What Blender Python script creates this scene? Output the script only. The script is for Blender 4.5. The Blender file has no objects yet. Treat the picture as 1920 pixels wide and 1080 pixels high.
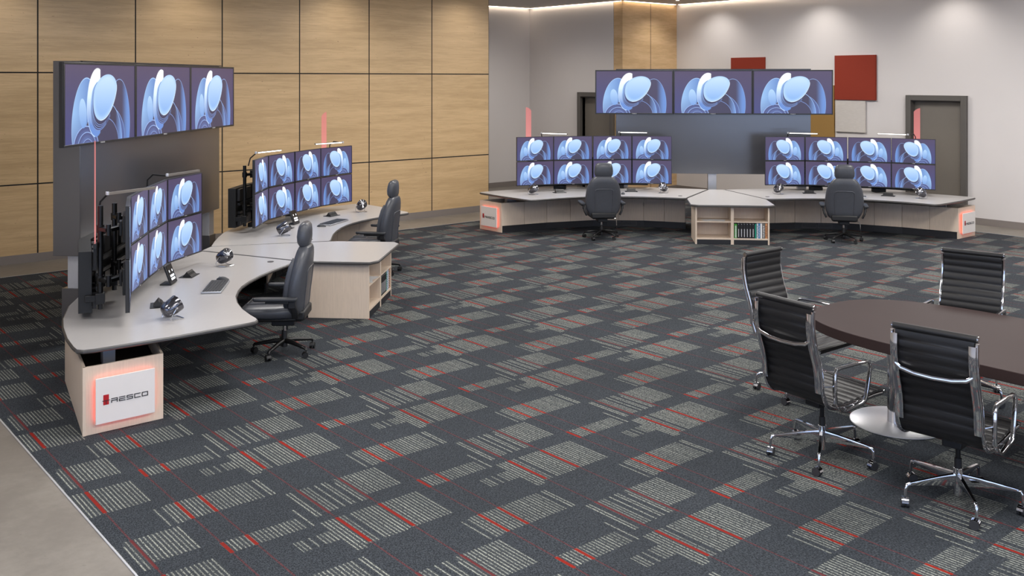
import bpy, bmesh, math, random
from mathutils import Vector, Matrix
PI = math.pi
C = bpy.context.scene.collection
random.seed(7)
R = math.radians

# ------------------------------------------------------------------ render look
sc = bpy.context.scene
sc.view_settings.view_transform = 'Standard'
sc.view_settings.look = 'None'
sc.view_settings.exposure = 0.0
sc.view_settings.gamma = 1.0
sc.view_settings.use_curve_mapping = False
try:
    sc.cycles.use_denoising = True
    sc.cycles.max_bounces = 6
    sc.cycles.diffuse_bounces = 3
    sc.cycles.glossy_bounces = 3
    sc.cycles.transparent_max_bounces = 6
    sc.cycles.sample_clamp_indirect = 3.0
    sc.cycles.caustics_reflective = False
    sc.cycles.caustics_refractive = False
except Exception:
    pass

# ------------------------------------------------------------------ shader helpers
def lin(r, g, b):
    f = lambda c: (c/255/12.92) if c/255 <= 0.04045 else ((c/255+0.055)/1.055)**2.4
    return (f(r), f(g), f(b), 1.0)

class X:
    """a number socket with arithmetic"""
    def __init__(s, nt, v): s.nt, s.v = nt, v
    def _m(s, op, *a, clamp=False):
        n = s.nt.nodes.new('ShaderNodeMath'); n.operation = op; n.use_clamp = clamp
        for i, q in enumerate((s,)+a):
            if isinstance(q, X):
                if isinstance(q.v, (int, float)): n.inputs[i].default_value = q.v
                else: s.nt.links.new(q.v, n.inputs[i])
            else: n.inputs[i].default_value = q
        return X(s.nt, n.outputs[0])
    def __add__(s, o): return s._m('ADD', o)
    def __sub__(s, o): return s._m('SUBTRACT', o)
    def __rsub__(s, o): return X(s.nt, o)._m('SUBTRACT', s)
    def __mul__(s, o): return s._m('MULTIPLY', o)
    def __truediv__(s, o): return s._m('DIVIDE', o)
    __radd__ = __add__; __rmul__ = __mul__
    def gt(s, o): return s._m('GREATER_THAN', o)
    def lt(s, o): return s._m('LESS_THAN', o)
    def mod(s, o): return s._m('FLOORED_MODULO', o)
    def floor(s): return s._m('FLOOR')
    def abs(s): return s._m('ABSOLUTE')
    def sqrt(s): return s._m('SQRT')
    def max(s, o): return s._m('MAXIMUM', o)
    def min(s, o): return s._m('MINIMUM', o)
    def sat(s): return s._m('ADD', 0.0, clamp=True)
    def sin(s): return s._m('SINE')
    def within(s, a, b): return s.gt(a)*s.lt(b)
    def smooth(s, a, b):
        n = s.nt.nodes.new('ShaderNodeMapRange'); n.interpolation_type = 'SMOOTHSTEP'
        s.nt.links.new(s.v, n.inputs[0]); n.inputs[1].default_value = a; n.inputs[2].default_value = b
        return X(s.nt, n.outputs[0])

def new_mat(name):
    m = bpy.data.materials.new(name); m.use_nodes = True
    nt = m.node_tree; b = nt.nodes['Principled BSDF']
    return m, nt, b
def setc(sock, nt, v):
    if isinstance(v, X): nt.links.new(v.v, sock)
    elif hasattr(v, 'is_output'): nt.links.new(v, sock)
    else: sock.default_value = v
def mixc(nt, a, b, f):
    n = nt.nodes.new('ShaderNodeMix'); n.data_type = 'RGBA'; n.clamp_factor = True
    setc(n.inputs[0], nt, f); setc(n.inputs[6], nt, a); setc(n.inputs[7], nt, b)
    return n.outputs[2]
def coords(nt, which='Object', scale=None):
    t = nt.nodes.new('ShaderNodeTexCoord').outputs[which]
    if scale:
        m = nt.nodes.new('ShaderNodeMapping'); m.inputs['Scale'].default_value = scale
        nt.links.new(t, m.inputs[0]); t = m.outputs[0]
    return t
def sep(nt, v):
    s = nt.nodes.new('ShaderNodeSeparateXYZ'); nt.links.new(v, s.inputs[0])
    return X(nt, s.outputs[0]), X(nt, s.outputs[1]), X(nt, s.outputs[2])
def noise(nt, vec, scale, detail=3, rough=.5):
    n = nt.nodes.new('ShaderNodeTexNoise'); n.inputs['Scale'].default_value = scale
    n.inputs['Detail'].default_value = detail; n.inputs['Roughness'].default_value = rough
    nt.links.new(vec, n.inputs['Vector']); return X(nt, n.outputs[0])
def bump(nt, b, h, strength=.2, dist=.01):
    n = nt.nodes.new('ShaderNodeBump'); n.inputs['Strength'].default_value = strength
    n.inputs['Distance'].default_value = dist; nt.links.new(h.v, n.inputs['Height'])
    nt.links.new(n.outputs[0], b.inputs['Normal'])

def plain(name, col, rough=.5, metal=0.0, var=.06, scale=14, bmp=0.0, spec=.5, coat=0.0, stretch=None):
    m, nt, b = new_mat(name)
    v = coords(nt, 'Object', stretch)
    n = noise(nt, v, scale)
    c0 = tuple(max(0, x*(1-var)) for x in col[:3])+(1,); c1 = tuple(min(1, x*(1+var)) for x in col[:3])+(1,)
    nt.links.new(mixc(nt, c0, c1, n), b.inputs['Base Color'])
    b.inputs['Roughness'].default_value = rough; b.inputs['Metallic'].default_value = metal
    b.inputs['Specular IOR Level'].default_value = spec; b.inputs['Coat Weight'].default_value = coat
    b.inputs['Coat Roughness'].default_value = .15
    if bmp: bump(nt, b, noise(nt, v, scale*8), bmp, .002)
    return m
def emit(name, col, s):
    m, nt, b = new_mat(name)
    b.inputs['Base Color'].default_value = col
    b.inputs['Emission Color'].default_value = col; b.inputs['Emission Strength'].default_value = s
    return m

M = {}
M['wall'] = plain('painted_wall', lin(208, 203, 201), .85, var=.02, scale=1.5, bmp=.05, spec=.2)
M['ceiling'] = plain('ceiling_paint', lin(205, 200, 196), .9, var=.02, spec=.1)
M['base'] = plain('baseboard_grey', lin(124, 116, 111), .6, var=.03)
M['laminate'] = None
M['edge'] = plain('desk_edge_grey', lin(64, 62, 61), .40, var=.04)
M['black'] = plain('black_plastic', lin(14, 14, 15), .55, var=.15)
M['satin'] = plain('satin_black_metal', lin(18, 18, 19), .35, metal=.2, var=.1)
M['bezel'] = plain('screen_bezel', lin(38, 38, 40), .35, var=.08)
M['tower'] = plain('tower_charcoal', lin(60, 60, 65), .35, spec=.5, metal=.1, var=.02, scale=3)
_tb = M['tower'].node_tree.nodes['Principled BSDF']
_tb.inputs['Coat Weight'].default_value = 1.0; _tb.inputs['Coat IOR'].default_value = 2.0; _tb.inputs['Coat Roughness'].default_value = .2
M['towerside'] = M['tower']
M['alu'] = plain('brushed_aluminium', lin(196, 197, 202), .36, metal=.45, var=.08, scale=30, stretch=(12, 12, .6))
M['chrome'] = plain('polished_chrome', lin(225, 225, 228), .08, metal=1.0, var=.02)
M['steel'] = plain('brushed_steel_disc', lin(235, 235, 238), .34, metal=.75, var=.05, scale=40)
M['leather'] = plain('charcoal_leather', lin(67, 69, 75), .36, var=.12, scale=25, bmp=.25)
M['shell'] = plain('chair_shell_black', lin(20, 20, 22), .5, var=.1)
M['armpad'] = plain('armpad_dark', lin(40, 42, 46), .5, var=.1)
M['black_leather'] = plain('ribbed_black_leather', lin(21, 20, 21), .46, var=.12, scale=25, bmp=.15)
M['rubber'] = plain('caster_rubber', lin(45, 45, 48), .6, var=.1)
M['table'] = plain('wenge_table', lin(54, 42, 41), .58, var=.10, scale=3, stretch=(1, .12, 1), spec=.14)
M['plinth'] = plain('black_plinth', lin(28, 29, 33), .5, var=.05)
M['doorframe'] = plain('door_frame_grey', lin(84, 80, 76), .5, var=.03)
M['door'] = plain('door_leaf_grey', lin(112, 106, 98), .5, var=.03)
M['redpanel'] = plain('red_felt', lin(136, 56, 43), .9, var=.06, scale=60, bmp=.2, spec=.1)
M['gold'] = plain('ochre_felt', lin(150, 118, 70), .9, var=.05, scale=60, bmp=.2, spec=.1)
M['greyfelt'] = plain('grey_woven', lin(196, 190, 184), .95, var=.12, scale=12, bmp=.5, spec=.1, stretch=(1, 1, 6))
M['white'] = plain('white_board', lin(228, 222, 218), .45, var=.02)
M['ink'] = plain('dark_lettering', lin(40, 40, 42), .5, var=.02)
M['logored'] = plain('logo_red', lin(176, 22, 30), .5, var=.03)
M['light_text'] = plain('light_lettering', lin(220, 220, 222), .5, var=.02)
M['paper'] = plain('paper', lin(214, 214, 214), .8, var=.03)
M['keys'] = plain('keyboard_keys', lin(48, 50, 54), .5, var=.1)
M['silver'] = plain('keyboard_silver', lin(176, 178, 184), .35, metal=.6, var=.04)
M['button'] = emit('phone_buttons', lin(225, 228, 232), .8)
M['led'] = emit('lamp_diffuser', (1, .97, .9, 1), 3.6)
M['redled'] = emit('red_led_strip', (1, .07, .04, 1), 4.6)
M['cove'] = emit('cove_led', (1, .84, .66, 1), 11.0)
M['fixture'] = emit('ceiling_diffuser', (1, .95, .88, 1), 5.0)
M['dark_inside'] = plain('dark_cavity', lin(40, 22, 20), .8, var=.1)
M['glassdark'] = plain('smoked_glass', lin(12, 12, 14), .08, var=.02)

def laminate(name, col, grain=(10, 1.2, 1.2), rough=.35, amt=.05):
    m, nt, b = new_mat(name)
    v = coords(nt, 'Object', grain)
    n = noise(nt, v, 6, 5, .6); n2 = noise(nt, v, 30, 2)
    f = (n*.7+n2*.3)
    c0 = tuple(x*(1-amt*2) for x in col[:3])+(1,); c1 = tuple(min(1, x*(1+amt*2)) for x in col[:3])+(1,)
    nt.links.new(mixc(nt, c0, c1, f.smooth(.3, .7)), b.inputs['Base Color'])
    b.inputs['Roughness'].default_value = rough
    b.inputs['Specular IOR Level'].default_value = .5
    return m
M['laminate'] = laminate('pale_laminate_top', lin(174, 171, 170), (1.2, 8, 1.2), .28, .012)
M['oak'] = laminate('pale_oak_veneer', lin(217, 198, 178), (14, 14, .8), .45, .03)

def wood_wall():
    m, nt, b = new_mat('veneer_wall_panels')
    v = coords(nt, 'Object'); x, y, z = sep(nt, v)
    along = x+y*.999
    st = nt.nodes.new('ShaderNodeMapping'); st.inputs['Scale'].default_value = (.35, .35, 5.0)
    nt.links.new(v, st.inputs[0]); sv = st.outputs[0]
    g1 = noise(nt, sv, 1.6, 5, .6); g2 = noise(nt, sv, 9, 4, .65)
    pits = noise(nt, coords(nt, 'Object', (6, 6, 14)), 3.2, 2, .5)
    col = mixc(nt, lin(180, 152, 112), lin(205, 175, 133), (g1*.6+g2*.4).smooth(.34, .66))
    # every panel has a slightly different tone
    ix = ((x-4.093)/1.527).floor(); iz = ((z-1.233)/1.762).floor()
    tone = ((ix*12.9898+iz*78.233).sin()*43758.5453).mod(1.0)
    col = mixc(nt, col, lin(196, 164, 122), tone*.35)
    pit = pits.smooth(.70, .76)*g2.smooth(.45, .6)
    col = mixc(nt, col, lin(92, 64, 40), pit*.7)
    jx = (((x-4.093)/1.527+.5).mod(1.0)-.5).abs()*1.527
    jz = (((z-1.233)/1.762+.5).mod(1.0)-.5).abs()*1.762
    groove = jx.min(jz).lt(.011)
    col = mixc(nt, col, (.004, .004, .004, 1), groove)
    nt.links.new(col, b.inputs['Base Color'])
    nt.links.new((g2*.25+.28+groove*.4).v, b.inputs['Roughness'])
    b.inputs['Specular IOR Level'].default_value = .45
    bump(nt, b, g2*.5+g1*.3-pit*1.0-groove*3.0, .25, .01)
    return m
M['wood_wall'] = wood_wall()
def wood_column():
    m, nt, b = new_mat('veneer_column')
    v = coords(nt, 'Object'); x, y, z = sep(nt, v)
    sv = coords(nt, 'Object', (.5, .5, 4))
    g1 = noise(nt, sv, 1.6, 5, .6); g2 = noise(nt, sv, 8, 4, .6)
    col = mixc(nt, lin(188, 156, 114), lin(212, 180, 138), (g1*.6+g2*.4).smooth(.34, .66))
    groove = (x-18.426).abs().lt(.009)
    col = mixc(nt, col, (.02, .015, .01, 1), groove)
    nt.links.new(col, b.inputs['Base Color']); b.inputs['Roughness'].default_value = .4
    return m
M['wood_column'] = wood_column()

def carpet():
    m, nt, b = new_mat('patterned_carpet_tiles')
    v = coords(nt, 'Object'); x, y, z = sep(nt, v)
    P = 1.476
    u = (x-4.56).mod(P); w = (y-6.20).mod(1.4755)
    ty = ((y-6.20)/1.4755).floor(); tx = ((x-4.56)/P).floor()
    def blk(u0, u1, w0, w1): return u.within(u0, u1)*w.within(w0, w1)
    pitch = P/54
    i = (u/pitch).floor(); fr = (u/pitch).mod(1.0)
    def h(seed): return ((i*(12.9898+seed)+seed*3.7).sin()*43758.5453).mod(1.0)
    A = blk(.085, .40, .465, .91)+blk(.40, .77, .475, .91)
    B = blk(.11, .36, 1.02, 1.455)*h(1.3).lt(.85)+blk(.34, .47, 1.02, 1.40)*h(1.9).lt(.5)+blk(.40, .76, 1.09, 1.46)*h(2.6).lt(.93)
    Cc = blk(.865, 1.40, .905, 1.07)*h(3.3).lt(.97)
    D = blk(.76, 1.47, .03, .345)*h(4.7).lt(.93)
    Ee = blk(1.215, P, .625, .77)*h(5.5).lt(.72)
    F1 = blk(0.0, .12, .43, .91)*h(6.1).lt(.35)
    G = blk(.0, .10, 1.0, 1.455)*h(7.7).lt(.40)+blk(1.40, P, .90, 1.2)*h(7.1).lt(.5)
    H1 = blk(.70, .84, .02, .33)*h(8.3).lt(.45)
    light = (A*h(9.1).lt(.90)+B+Cc+D+Ee+F1+G+H1).sat()
    yarn = nt.nodes.new('ShaderNodeTexNoise'); yarn.inputs['Scale'].default_value = 60
    yarn.inputs['Detail'].default_value = 2
    nt.links.new(coords(nt, 'Object', (2.5, 1.2, 1)), yarn.inputs['Vector'])
    yn = X(nt, yarn.outputs[0])
    big = noise(nt, v, .8, 2)
    stripe = fr.within(.30, .66)
    broken = yn.smooth(.36, .54)
    base = mixc(nt, lin(36, 39, 43), lin(71, 76, 82), yn.smooth(.35, .68))
    rib = (y/.017).mod(1.0).within(.0, .5)
    base = mixc(nt, base, lin(48, 51, 55), rib*.35)
    # the ground inside the light blocks is a little warmer
    base = mixc(nt, base, lin(80, 84, 84), light*.20)
    col = mixc(nt, base, lin(158, 160, 150), light*stripe*broken*(h(11.7)*.45+.50))
    def ln(u0, hw): return (u-u0).abs().lt(hw)
    thin = (ln(.128, .006)+ln(.456, .006)+ln(.880, .006)+ln(1.042, .006)).sat()
    col = mixc(nt, col, lin(104, 48, 50), thin*.6*yn.smooth(.3, .5))
    dark_red = (ln(.128, .010)+ln(.456, .010)).sat()*w.within(1.0, 1.46)
    col = mixc(nt, col, lin(96, 40, 42), dark_red*.9)
    red = ((ln(.128, .0125)+ln(.456, .0125))*w.within(.483, .91)
           + (ln(.880, .0125)+ln(1.042, .0125))*w.within(.90, 1.067)
           + (ln(.877, .0125)+ln(1.040, .0125))*w.within(.03, .345)).sat()
    col = mixc(nt, col, lin(130, 34, 26), red)
    col = mixc(nt, col, mixc(nt, col, (0.02, 0.022, 0.025, 1), .25), big.smooth(.4, .7))
    nt.links.new(col, b.inputs['Base Color'])
    b.inputs['Roughness'].default_value = .95; b.inputs['Specular IOR Level'].default_value = .12
    bump(nt, b, yn+stripe*.3, .5, .006)
    return m
M['carpet'] = carpet()
def concrete():
    m, nt, b = new_mat('polished_concrete_floor')
    v = coords(nt, 'Object')
    n = noise(nt, v, .9, 6, .6); n2 = noise(nt, v, 9, 4, .7)
    col = mixc(nt, lin(112, 106, 99), lin(132, 126, 118), (n*.7+n2*.3).smooth(.35, .65))
    sp = noise(nt, v, 26, 1).smooth(.74, .78)
    col = mixc(nt, col, lin(105, 98, 90), sp*.6)
    nt.links.new(col, b.inputs['Base Color']); b.inputs['Roughness'].default_value = .5
    bump(nt, b, n2, .08, .005)
    return m
M['concrete'] = concrete()

def wallpaper(name, strength=1.0):
    """abstract overlapping petals on indigo, generic"""
    m, nt, b = new_mat(name)
    uv = nt.nodes.new('ShaderNodeUVMap').outputs[0]; u, v, _ = sep(nt, uv)
    v = 1.0-v
    def ell(cx, cy, rx, ry, rot=0):
        a = R(rot); dx = (u-cx)*1.75; dy = v-cy; rx *= 1.75
        p = (dx*math.cos(a)+dy*math.sin(a))/rx; q = (dy*math.cos(a)-dx*math.sin(a))/ry
        return (p*p+q*q).sqrt()
    def msk(d, e=.02): return 1.0-d.smooth(1-e, 1+e)
    def rim(d, w=.03): return d.within(1-w, 1.0)
    col = mixc(nt, lin(70, 66, 106), lin(78, 66, 96), v.smooth(1.0, .1) if False else (1.0-v))
    col = mixc(nt, col, lin(66, 76, 140), (u.smooth(.35, 0)*v.smooth(.5, 1)) if False else ((1.0-u)*v*.5))
    bowl = ell(.50, .86, .405, .74)
    # left leaf
    d = ell(.255, .72, .165, .56, 8)
    c = mixc(nt, lin(96, 132, 196), lin(152, 192, 238), (1.0-((u-.09)/.25)).sat())
    c = mixc(nt, c, lin(80, 92, 150), ((v-.62)/.45).sat()*.7)
    col = mixc(nt, col, c, msk(d)); col = mixc(nt, col, lin(170, 204, 244), rim(d, .022))
    def sh(c0, sl, hw, vc, rt, rb):
        p = (u-(v*sl+c0))/hw; dv = v-vc
        q = dv.max(0.0)/rb+(dv*-1.0).max(0.0)/rt
        return (p*p+q*q).sqrt()
    # right leaf, dark with a lit outer side
    d = sh(.755, .02, .155, .74, .56, .60)
    c = mixc(nt, lin(68, 62, 90), lin(104, 142, 208), ((u-.79)/.11).sat().smooth(0, 1))
    col = mixc(nt, col, c, msk(d)); col = mixc(nt, col, lin(140, 168, 220), rim(d, .018))
    # lower swirl
    d = ell(.545, .98, .30, .46, 0)
    c = mixc(nt, lin(62, 56, 84), lin(82, 100, 156), ((u-.62)/.2).sat())
    col = mixc(nt, col, c, msk(d, .01)); col = mixc(nt, col, lin(128, 158, 214), rim(d, .02))
    d2 = ell(.60, 1.0, .20, .50, -4)
    c = mixc(nt, lin(60, 55, 80), lin(120, 158, 222), ((u-.70)/.10).sat())
    col = mixc(nt, col, c, msk(d2, .01)); col = mixc(nt, col, lin(150, 184, 234), rim(d2, .025))
    d3 = ell(.56, 1.06, .19, .36, 0)
    col = mixc(nt, col, lin(62, 58, 84), msk(d3, .01)); col = mixc(nt, col, lin(118, 144, 204), rim(d3, .03))
    for cx, r_ in ((.28, .30), (.29, .22), (.30, .13)):
        d = ell(cx, 1.08, r_*.58, r_, 0)
        c = mixc(nt, lin(70, 72, 118), lin(110, 138, 200), (1.0-d).sat()*1.2)
        col = mixc(nt, col, c, msk(d, .015)); col = mixc(nt, col, lin(150, 178, 232), rim(d, .05))
    # small inner leaf
    d = ell(.235, .62, .050, .19, -6)
    col = mixc(nt, col, mixc(nt, lin(120, 160, 222), lin(176, 210, 246), (1.0-((v-.45)/.35)).sat()), msk(d, .03))
    # white upright petal
    d = ell(.425, .49, .135, .45, 4)
    cut = 1.0-u.smooth(.470, .482)
    c = mixc(nt, lin(250, 255, 255), lin(214, 236, 255), ((v-.2)/.25).sat())
    c = mixc(nt, c, lin(104, 142, 212), ((v-.42)/.36).sat())
    col = mixc(nt, col, c, msk(d)*cut); col = mixc(nt, col, lin(196, 222, 252), rim(d, .03)*u.lt(.40)*v.gt(.3))
    # folds sweeping under the big petal
    for c0, hw, rb, c1, c2 in ((.598, .178, .50, (168, 206, 248), (72, 84, 138)), (.602, .172, .475, (88, 112, 172), (60, 57, 90)),
                               (.605, .167, .45, (150, 188, 240), (66, 70, 112)), (.608, .163, .425, (72, 80, 130), (58, 54, 84))):
        d = sh(c0, -.17, hw, .36, .21, rb)
        c = mixc(nt, lin(*c1), lin(*c2), ((v-.50)/.26).sat())
        col = mixc(nt, col, c, msk(d, .012)*u.lt(.62)*v.gt(.22)); col = mixc(nt, col, lin(132, 164, 222), rim(d, .014)*u.lt(.56)*v.gt(.3))
    # big front petal
    d = sh(.612, -.17, .163, .345, .225, .385)
    c = mixc(nt, lin(196, 224, 250), lin(126, 172, 234), ((v-.15)/.58).sat())
    c = mixc(nt, c, lin(176, 210, 246), d.smooth(.74, 1.0))
    col = mixc(nt, col, c, msk(d, .012)); col = mixc(nt, col, lin(240, 248, 255), rim(d, .020)*v.gt(.26)*u.gt(.47))
    b.inputs['Base Color'].default_value = (.01, .01, .012, 1)
    b.inputs['Roughness'].default_value = .35
    nt.links.new(col, b.inputs['Emission Color']); b.inputs['Emission Strength'].default_value = strength
    return m
M['screen'] = wallpaper('screen_petals', 1.08)

def blade_mat():
    m = bpy.data.materials.new('red_lit_acrylic'); m.use_nodes = True
    nt = m.node_tree; nt.nodes.clear()
    out = nt.nodes.new('ShaderNodeOutputMaterial'); mx = nt.nodes.new('ShaderNodeMixShader')
    tr = nt.nodes.new('ShaderNodeBsdfTransparent'); em = nt.nodes.new('ShaderNodeEmission')
    tr.inputs[0].default_value = (1, .85, .85, 1)
    x, y, z = sep(nt, coords(nt, 'Object'))
    em.inputs[0].default_value = (1, .36, .35, 1)
    nt.links.new((z*-.35+1.15).v, em.inputs[1])
    mx.inputs[0].default_value = .42
    nt.links.new(tr.outputs[0], mx.inputs[1]); nt.links.new(em.outputs[0], mx.inputs[2])
    nt.links.new(mx.outputs[0], out.inputs[0])
    return m
M['blade'] = blade_mat()

# ------------------------------------------------------------------ mesh helpers
class MB:
    def __init__(s): s.v = []; s.f = []; s.mi = []; s.cur = 0; s.uv = {}
    def add(s, vs, fs):
        b = len(s.v); s.v += [tuple(q) for q in vs]
        for f in fs: s.f.append(tuple(b+i for i in f)); s.mi.append(s.cur)
        return s
    def box(s, cx, cy, cz, sx, sy, sz, rz=0, M4=None):
        c, n = math.cos(rz), math.sin(rz); vs = []
        for dz in (-.5, .5):
            for dx, dy in ((-.5, -.5), (.5, -.5), (.5, .5), (-.5, .5)):
                x, y = dx*sx, dy*sy
                vs.append(Vector((cx+x*c-y*n, cy+x*n+y*c, cz+dz*sz)))
        if M4: vs = [M4 @ q for q in vs]
        return s.add(vs, [(0, 3, 2, 1), (4, 5, 6, 7), (0, 1, 5, 4), (1, 2, 6, 5), (2, 3, 7, 6), (3, 0, 4, 7)])
    def prism(s, pts, z0, z1):
        n = len(pts)
        return s.add([(x, y, z0) for x, y in pts]+[(x, y, z1) for x, y in pts],
                     [tuple(range(n-1, -1, -1)), tuple(range(n, 2*n))]+[(i, (i+1) % n, n+(i+1) % n, n+i) for i in range(n)])
    def loft(s, rings, cap=True, close=True):
        n = len(rings[0]); b = []
        for r in rings: b += list(r)
        fs = []
        for k in range(len(rings)-1):
            for i in range(n if close else n-1):
                j = (i+1) % n; fs.append((k*n+i, k*n+j, (k+1)*n+j, (k+1)*n+i))
        if cap: fs += [tuple(range(n-1, -1, -1)), tuple((len(rings)-1)*n+i for i in range(n))]
        return s.add(b, fs)
    def tube(s, pts, r, n=10, closed=False, flat=None):
        """sweep a round (or flat=(ra,rb)) section; r may be a list"""
        pts = [Vector(p) for p in pts]; N = len(pts); rings = []
        up = Vector((0, 0, 1)); prev = None
        for k, p in enumerate(pts):
            a = pts[k-1] if (k > 0 or closed) else p; c = pts[(k+1) % N] if (k < N-1 or closed) else p
            t = (c-a).normalized()
            if prev is None:
                ref = Vector((0, 1, 0)) if abs(t.z) > .9 or flat else up
                if abs(t.dot(ref)) > .95: ref = Vector((1, 0, 0))
                nrm = (ref-t*ref.dot(t)).normalized()
            else: nrm = (prev-t*prev.dot(t)).normalized()
            prev = nrm; bn = t.cross(nrm)
            rr = r[k] if isinstance(r, (list, tuple)) else r
            ra, rb = (flat if flat else (rr, rr))
            ring = []
            for i in range(n):
                q = 2*PI*i/n
                if flat:
                    cs, sn = math.cos(q), math.sin(q)
                    e = .5
                    ring.append(p+nrm*ra*math.copysign(abs(cs)**e, cs)+bn*rb*math.copysign(abs(sn)**e, sn))
                else: ring.append(p+nrm*math.cos(q)*ra+bn*math.sin(q)*rb)
            rings.append(ring)
        if closed: rings.append(rings[0]); return s.loft(rings, cap=False)
        return s.loft(rings)
    def cyl(s, a, b, r, n=20, r2=None): return s.tube([a, b], [r, r2 if r2 is not None else r], n)
    def lathe(s, prof, n=28, org=(0, 0, 0), M4=None):
        rings = []
        for r, z in prof:
            ring = [Vector((org[0]+r*math.cos(2*PI*i/n), org[1]+r*math.sin(2*PI*i/n), org[2]+z)) for i in range(n)]
            if M4: ring = [M4 @ q for q in ring]
            rings.append(ring)
        return s.loft(rings)
    def build(s, name, mats, parent=None, off=(0, 0, 0), bevel=0, seg=2, sharp=35, recalc=True):
        me = bpy.data.meshes.new(name)
        o3 = Vector(off)
        me.from_pydata([Vector(q)-o3 for q in s.v], [], s.f)
        if not isinstance(mats, (list, tuple)): mats = [mats]
        for m_ in mats: me.materials.append(m_)
        for p, i in zip(me.polygons, s.mi): p.material_index = i
        bm = bmesh.new(); bm.from_mesh(me)
        if recalc: bmesh.ops.recalc_face_normals(bm, faces=bm.faces)
        for fa in bm.faces: fa.smooth = True
        for e in bm.edges:
            if len(e.link_faces) != 2 or e.calc_face_angle(0) > R(sharp): e.smooth = False
        bm.to_mesh(me); bm.free()
        o = bpy.data.objects.new(name, me); C.objects.link(o)
        if parent: o.parent = parent
        if bevel:
            md = o.modifiers.new('edge', 'BEVEL'); md.width = bevel; md.segments = seg
            md.limit_method = 'ANGLE'; md.angle_limit = R(40); md.harden_normals = False
        return o

def thing(name, label, cat, loc=(0, 0, 0), rz=0, group=None):
    o = bpy.data.objects.new(name, None); C.objects.link(o)
    o.location = loc; o.rotation_euler = (0, 0, rz); o['label'] = label; o['category'] = cat
    if group: o['group'] = group
    o.empty_display_size = .1
    return o
def tag(o, label, cat, group=None):
    o['label'] = label; o['category'] = cat
    if group: o['group'] = group
    return o
def struct(o): o['kind'] = 'structure'; return o
def dup(o, parent=None):
    c = o.copy(); C.objects.link(c); c.parent = parent
    for ch in list(o.children): dup(ch, c)
    return c
def place(o, loc, rz, label, group=None):
    o.location = loc; o.rotation_euler = (0, 0, rz); o['label'] = label
    if group: o['group'] = group
    return o
class Proto:
    def __init__(s, root): s.root = root; s.used = False
    def get(s):
        if not s.used: s.used = True; return s.root
        if not hasattr(s, 'src'): s.src = s.root
        return dup(s.src)

# TRESCO style lettering, strokes in a (w x h) box
GLY = {
 'T': [((0, 1), (1, 1)), ((.5, 1), (.5, 0))],
 'R': [((0, 0), (0, .52)), ((0, .5), (1, .5)), ((0, 1), (1, 1)), ((1, 1), (1, 0))],
 'E': [((0, 0), (1, 0)), ((0, .5), (1, .5)), ((0, 1), (1, 1)), ((0, 0), (0, .5))],
 'S': [((0, 1), (1, 1)), ((0, 1), (0, .5)), ((0, .5), (1, .5)), ((1, .5), (1, 0)), ((1, 0), (0, 0))],
 'C': [((1, 1), (0, 1)), ((0, 1), (0, 0)), ((0, 0), (1, 0))],
 'O': [((0, 0), (1, 0)), ((1, 0), (1, 1)), ((1, 1), (0, 1)), ((0, 1), (0, 0))]}
def letters(mb, text, x0, z0, w, h, gap, t, y0, y1):
    x = x0
    for ch in text:
        for (ax, az), (bx, bz) in GLY[ch]:
            X0, X1 = sorted((x+ax*w, x+bx*w)); Z0, Z1 = sorted((z0+az*h, z0+bz*h))
            mb.box((X0+X1)/2, (y0+y1)/2, (Z0+Z1)/2, X1-X0+t, abs(y1-y0), Z1-Z0+t)
        x += w+gap
    return x

# ------------------------------------------------------------------ camera
H = 2.9; YAW = 45+5.022
cam_d = bpy.data.cameras.new('camera'); cam = bpy.data.objects.new('camera', cam_d); C.objects.link(cam)
cam.location = (0, 0, H); cam.rotation_euler = (R(90), 0, R(YAW-90))
cam_d.sensor_width = 36; cam_d.lens = 1813.0/1920*36
cam_d.shift_y = -(540-147.3)/1920
cam_d.clip_end = 200
sc.camera = cam

# ------------------------------------------------------------------ room shell
XB, YB = -3.0, -7.0          # behind and beside the camera
XR, YW, YG, XM, YC, ZC = 19.43, 16.6, 20.0, 17.40, 16.51, 4.83
def wallbox(name, x0, y0, x1, y1, z0, z1, mat):
    mb = MB().box((x0+x1)/2, (y0+y1)/2, (z0+z1)/2, abs(x1-x0), abs(y1-y0), z1-z0)
    return struct(mb.build(name, mat))
fl = MB().box((XB+XR)/2, (YB+YG)/2, -.1, XR-XB+.6, YG-YB+.6, .2).build('floor', M['concrete']); struct(fl)
cp = MB().box((1.95+18.5)/2, (15.55-6.5)/2, -.002, 18.5-1.95, 15.55+6.5, .010).build('carpet_inset', M['carpet'])
tag(cp, 'dark grey tile carpet with pale striped blocks and thin red lines', 'carpet')
mb = MB()
for x0, y0, x1, y1 in ((1.938, -6.5, 1.95, 15.562), (1.938, 15.55, 18.512, 15.562), (18.5, -6.5, 18.512, 15.562)):
    mb.box((x0+x1)/2, (y0+y1)/2, -.001, x1-x0, y1-y0, .012)
o = mb.build('trim_1', M['alu']); struct(o)
struct(MB().box((XB+XR)/2, (YB+YG)/2, ZC+.1, XR-XB+.6, YG-YB+.6, .2).build('ceiling', M['ceiling']))
wallbox('wall_left', XB-.2, YW, 13.254, YW+.25, 0, ZC, M['wood_wall'])
wallbox('wall_return', 13.05, YW+.25, 13.25, YG, 0, ZC, M['wall'])
wallbox('wall_recess', 13.05, YG, XM+.4, YG+.2, 0, ZC, M['wall'])
wallbox('wall_back', XR, 10.12, XR+.25, YC+.6, 0, ZC, M['wall'])
wallbox('wall_back_far', XR, YB-.2, XR+.25, 9.075, 0, ZC, M['wall'])
wallbox('wall_back_lintel', XR, 9.075, XR+.25, 10.12, 2.45, ZC, M['wall'])
wallbox('wall_near', XB-.2, YB-.2, XB, YW, 0, ZC, M['wall'])
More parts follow.
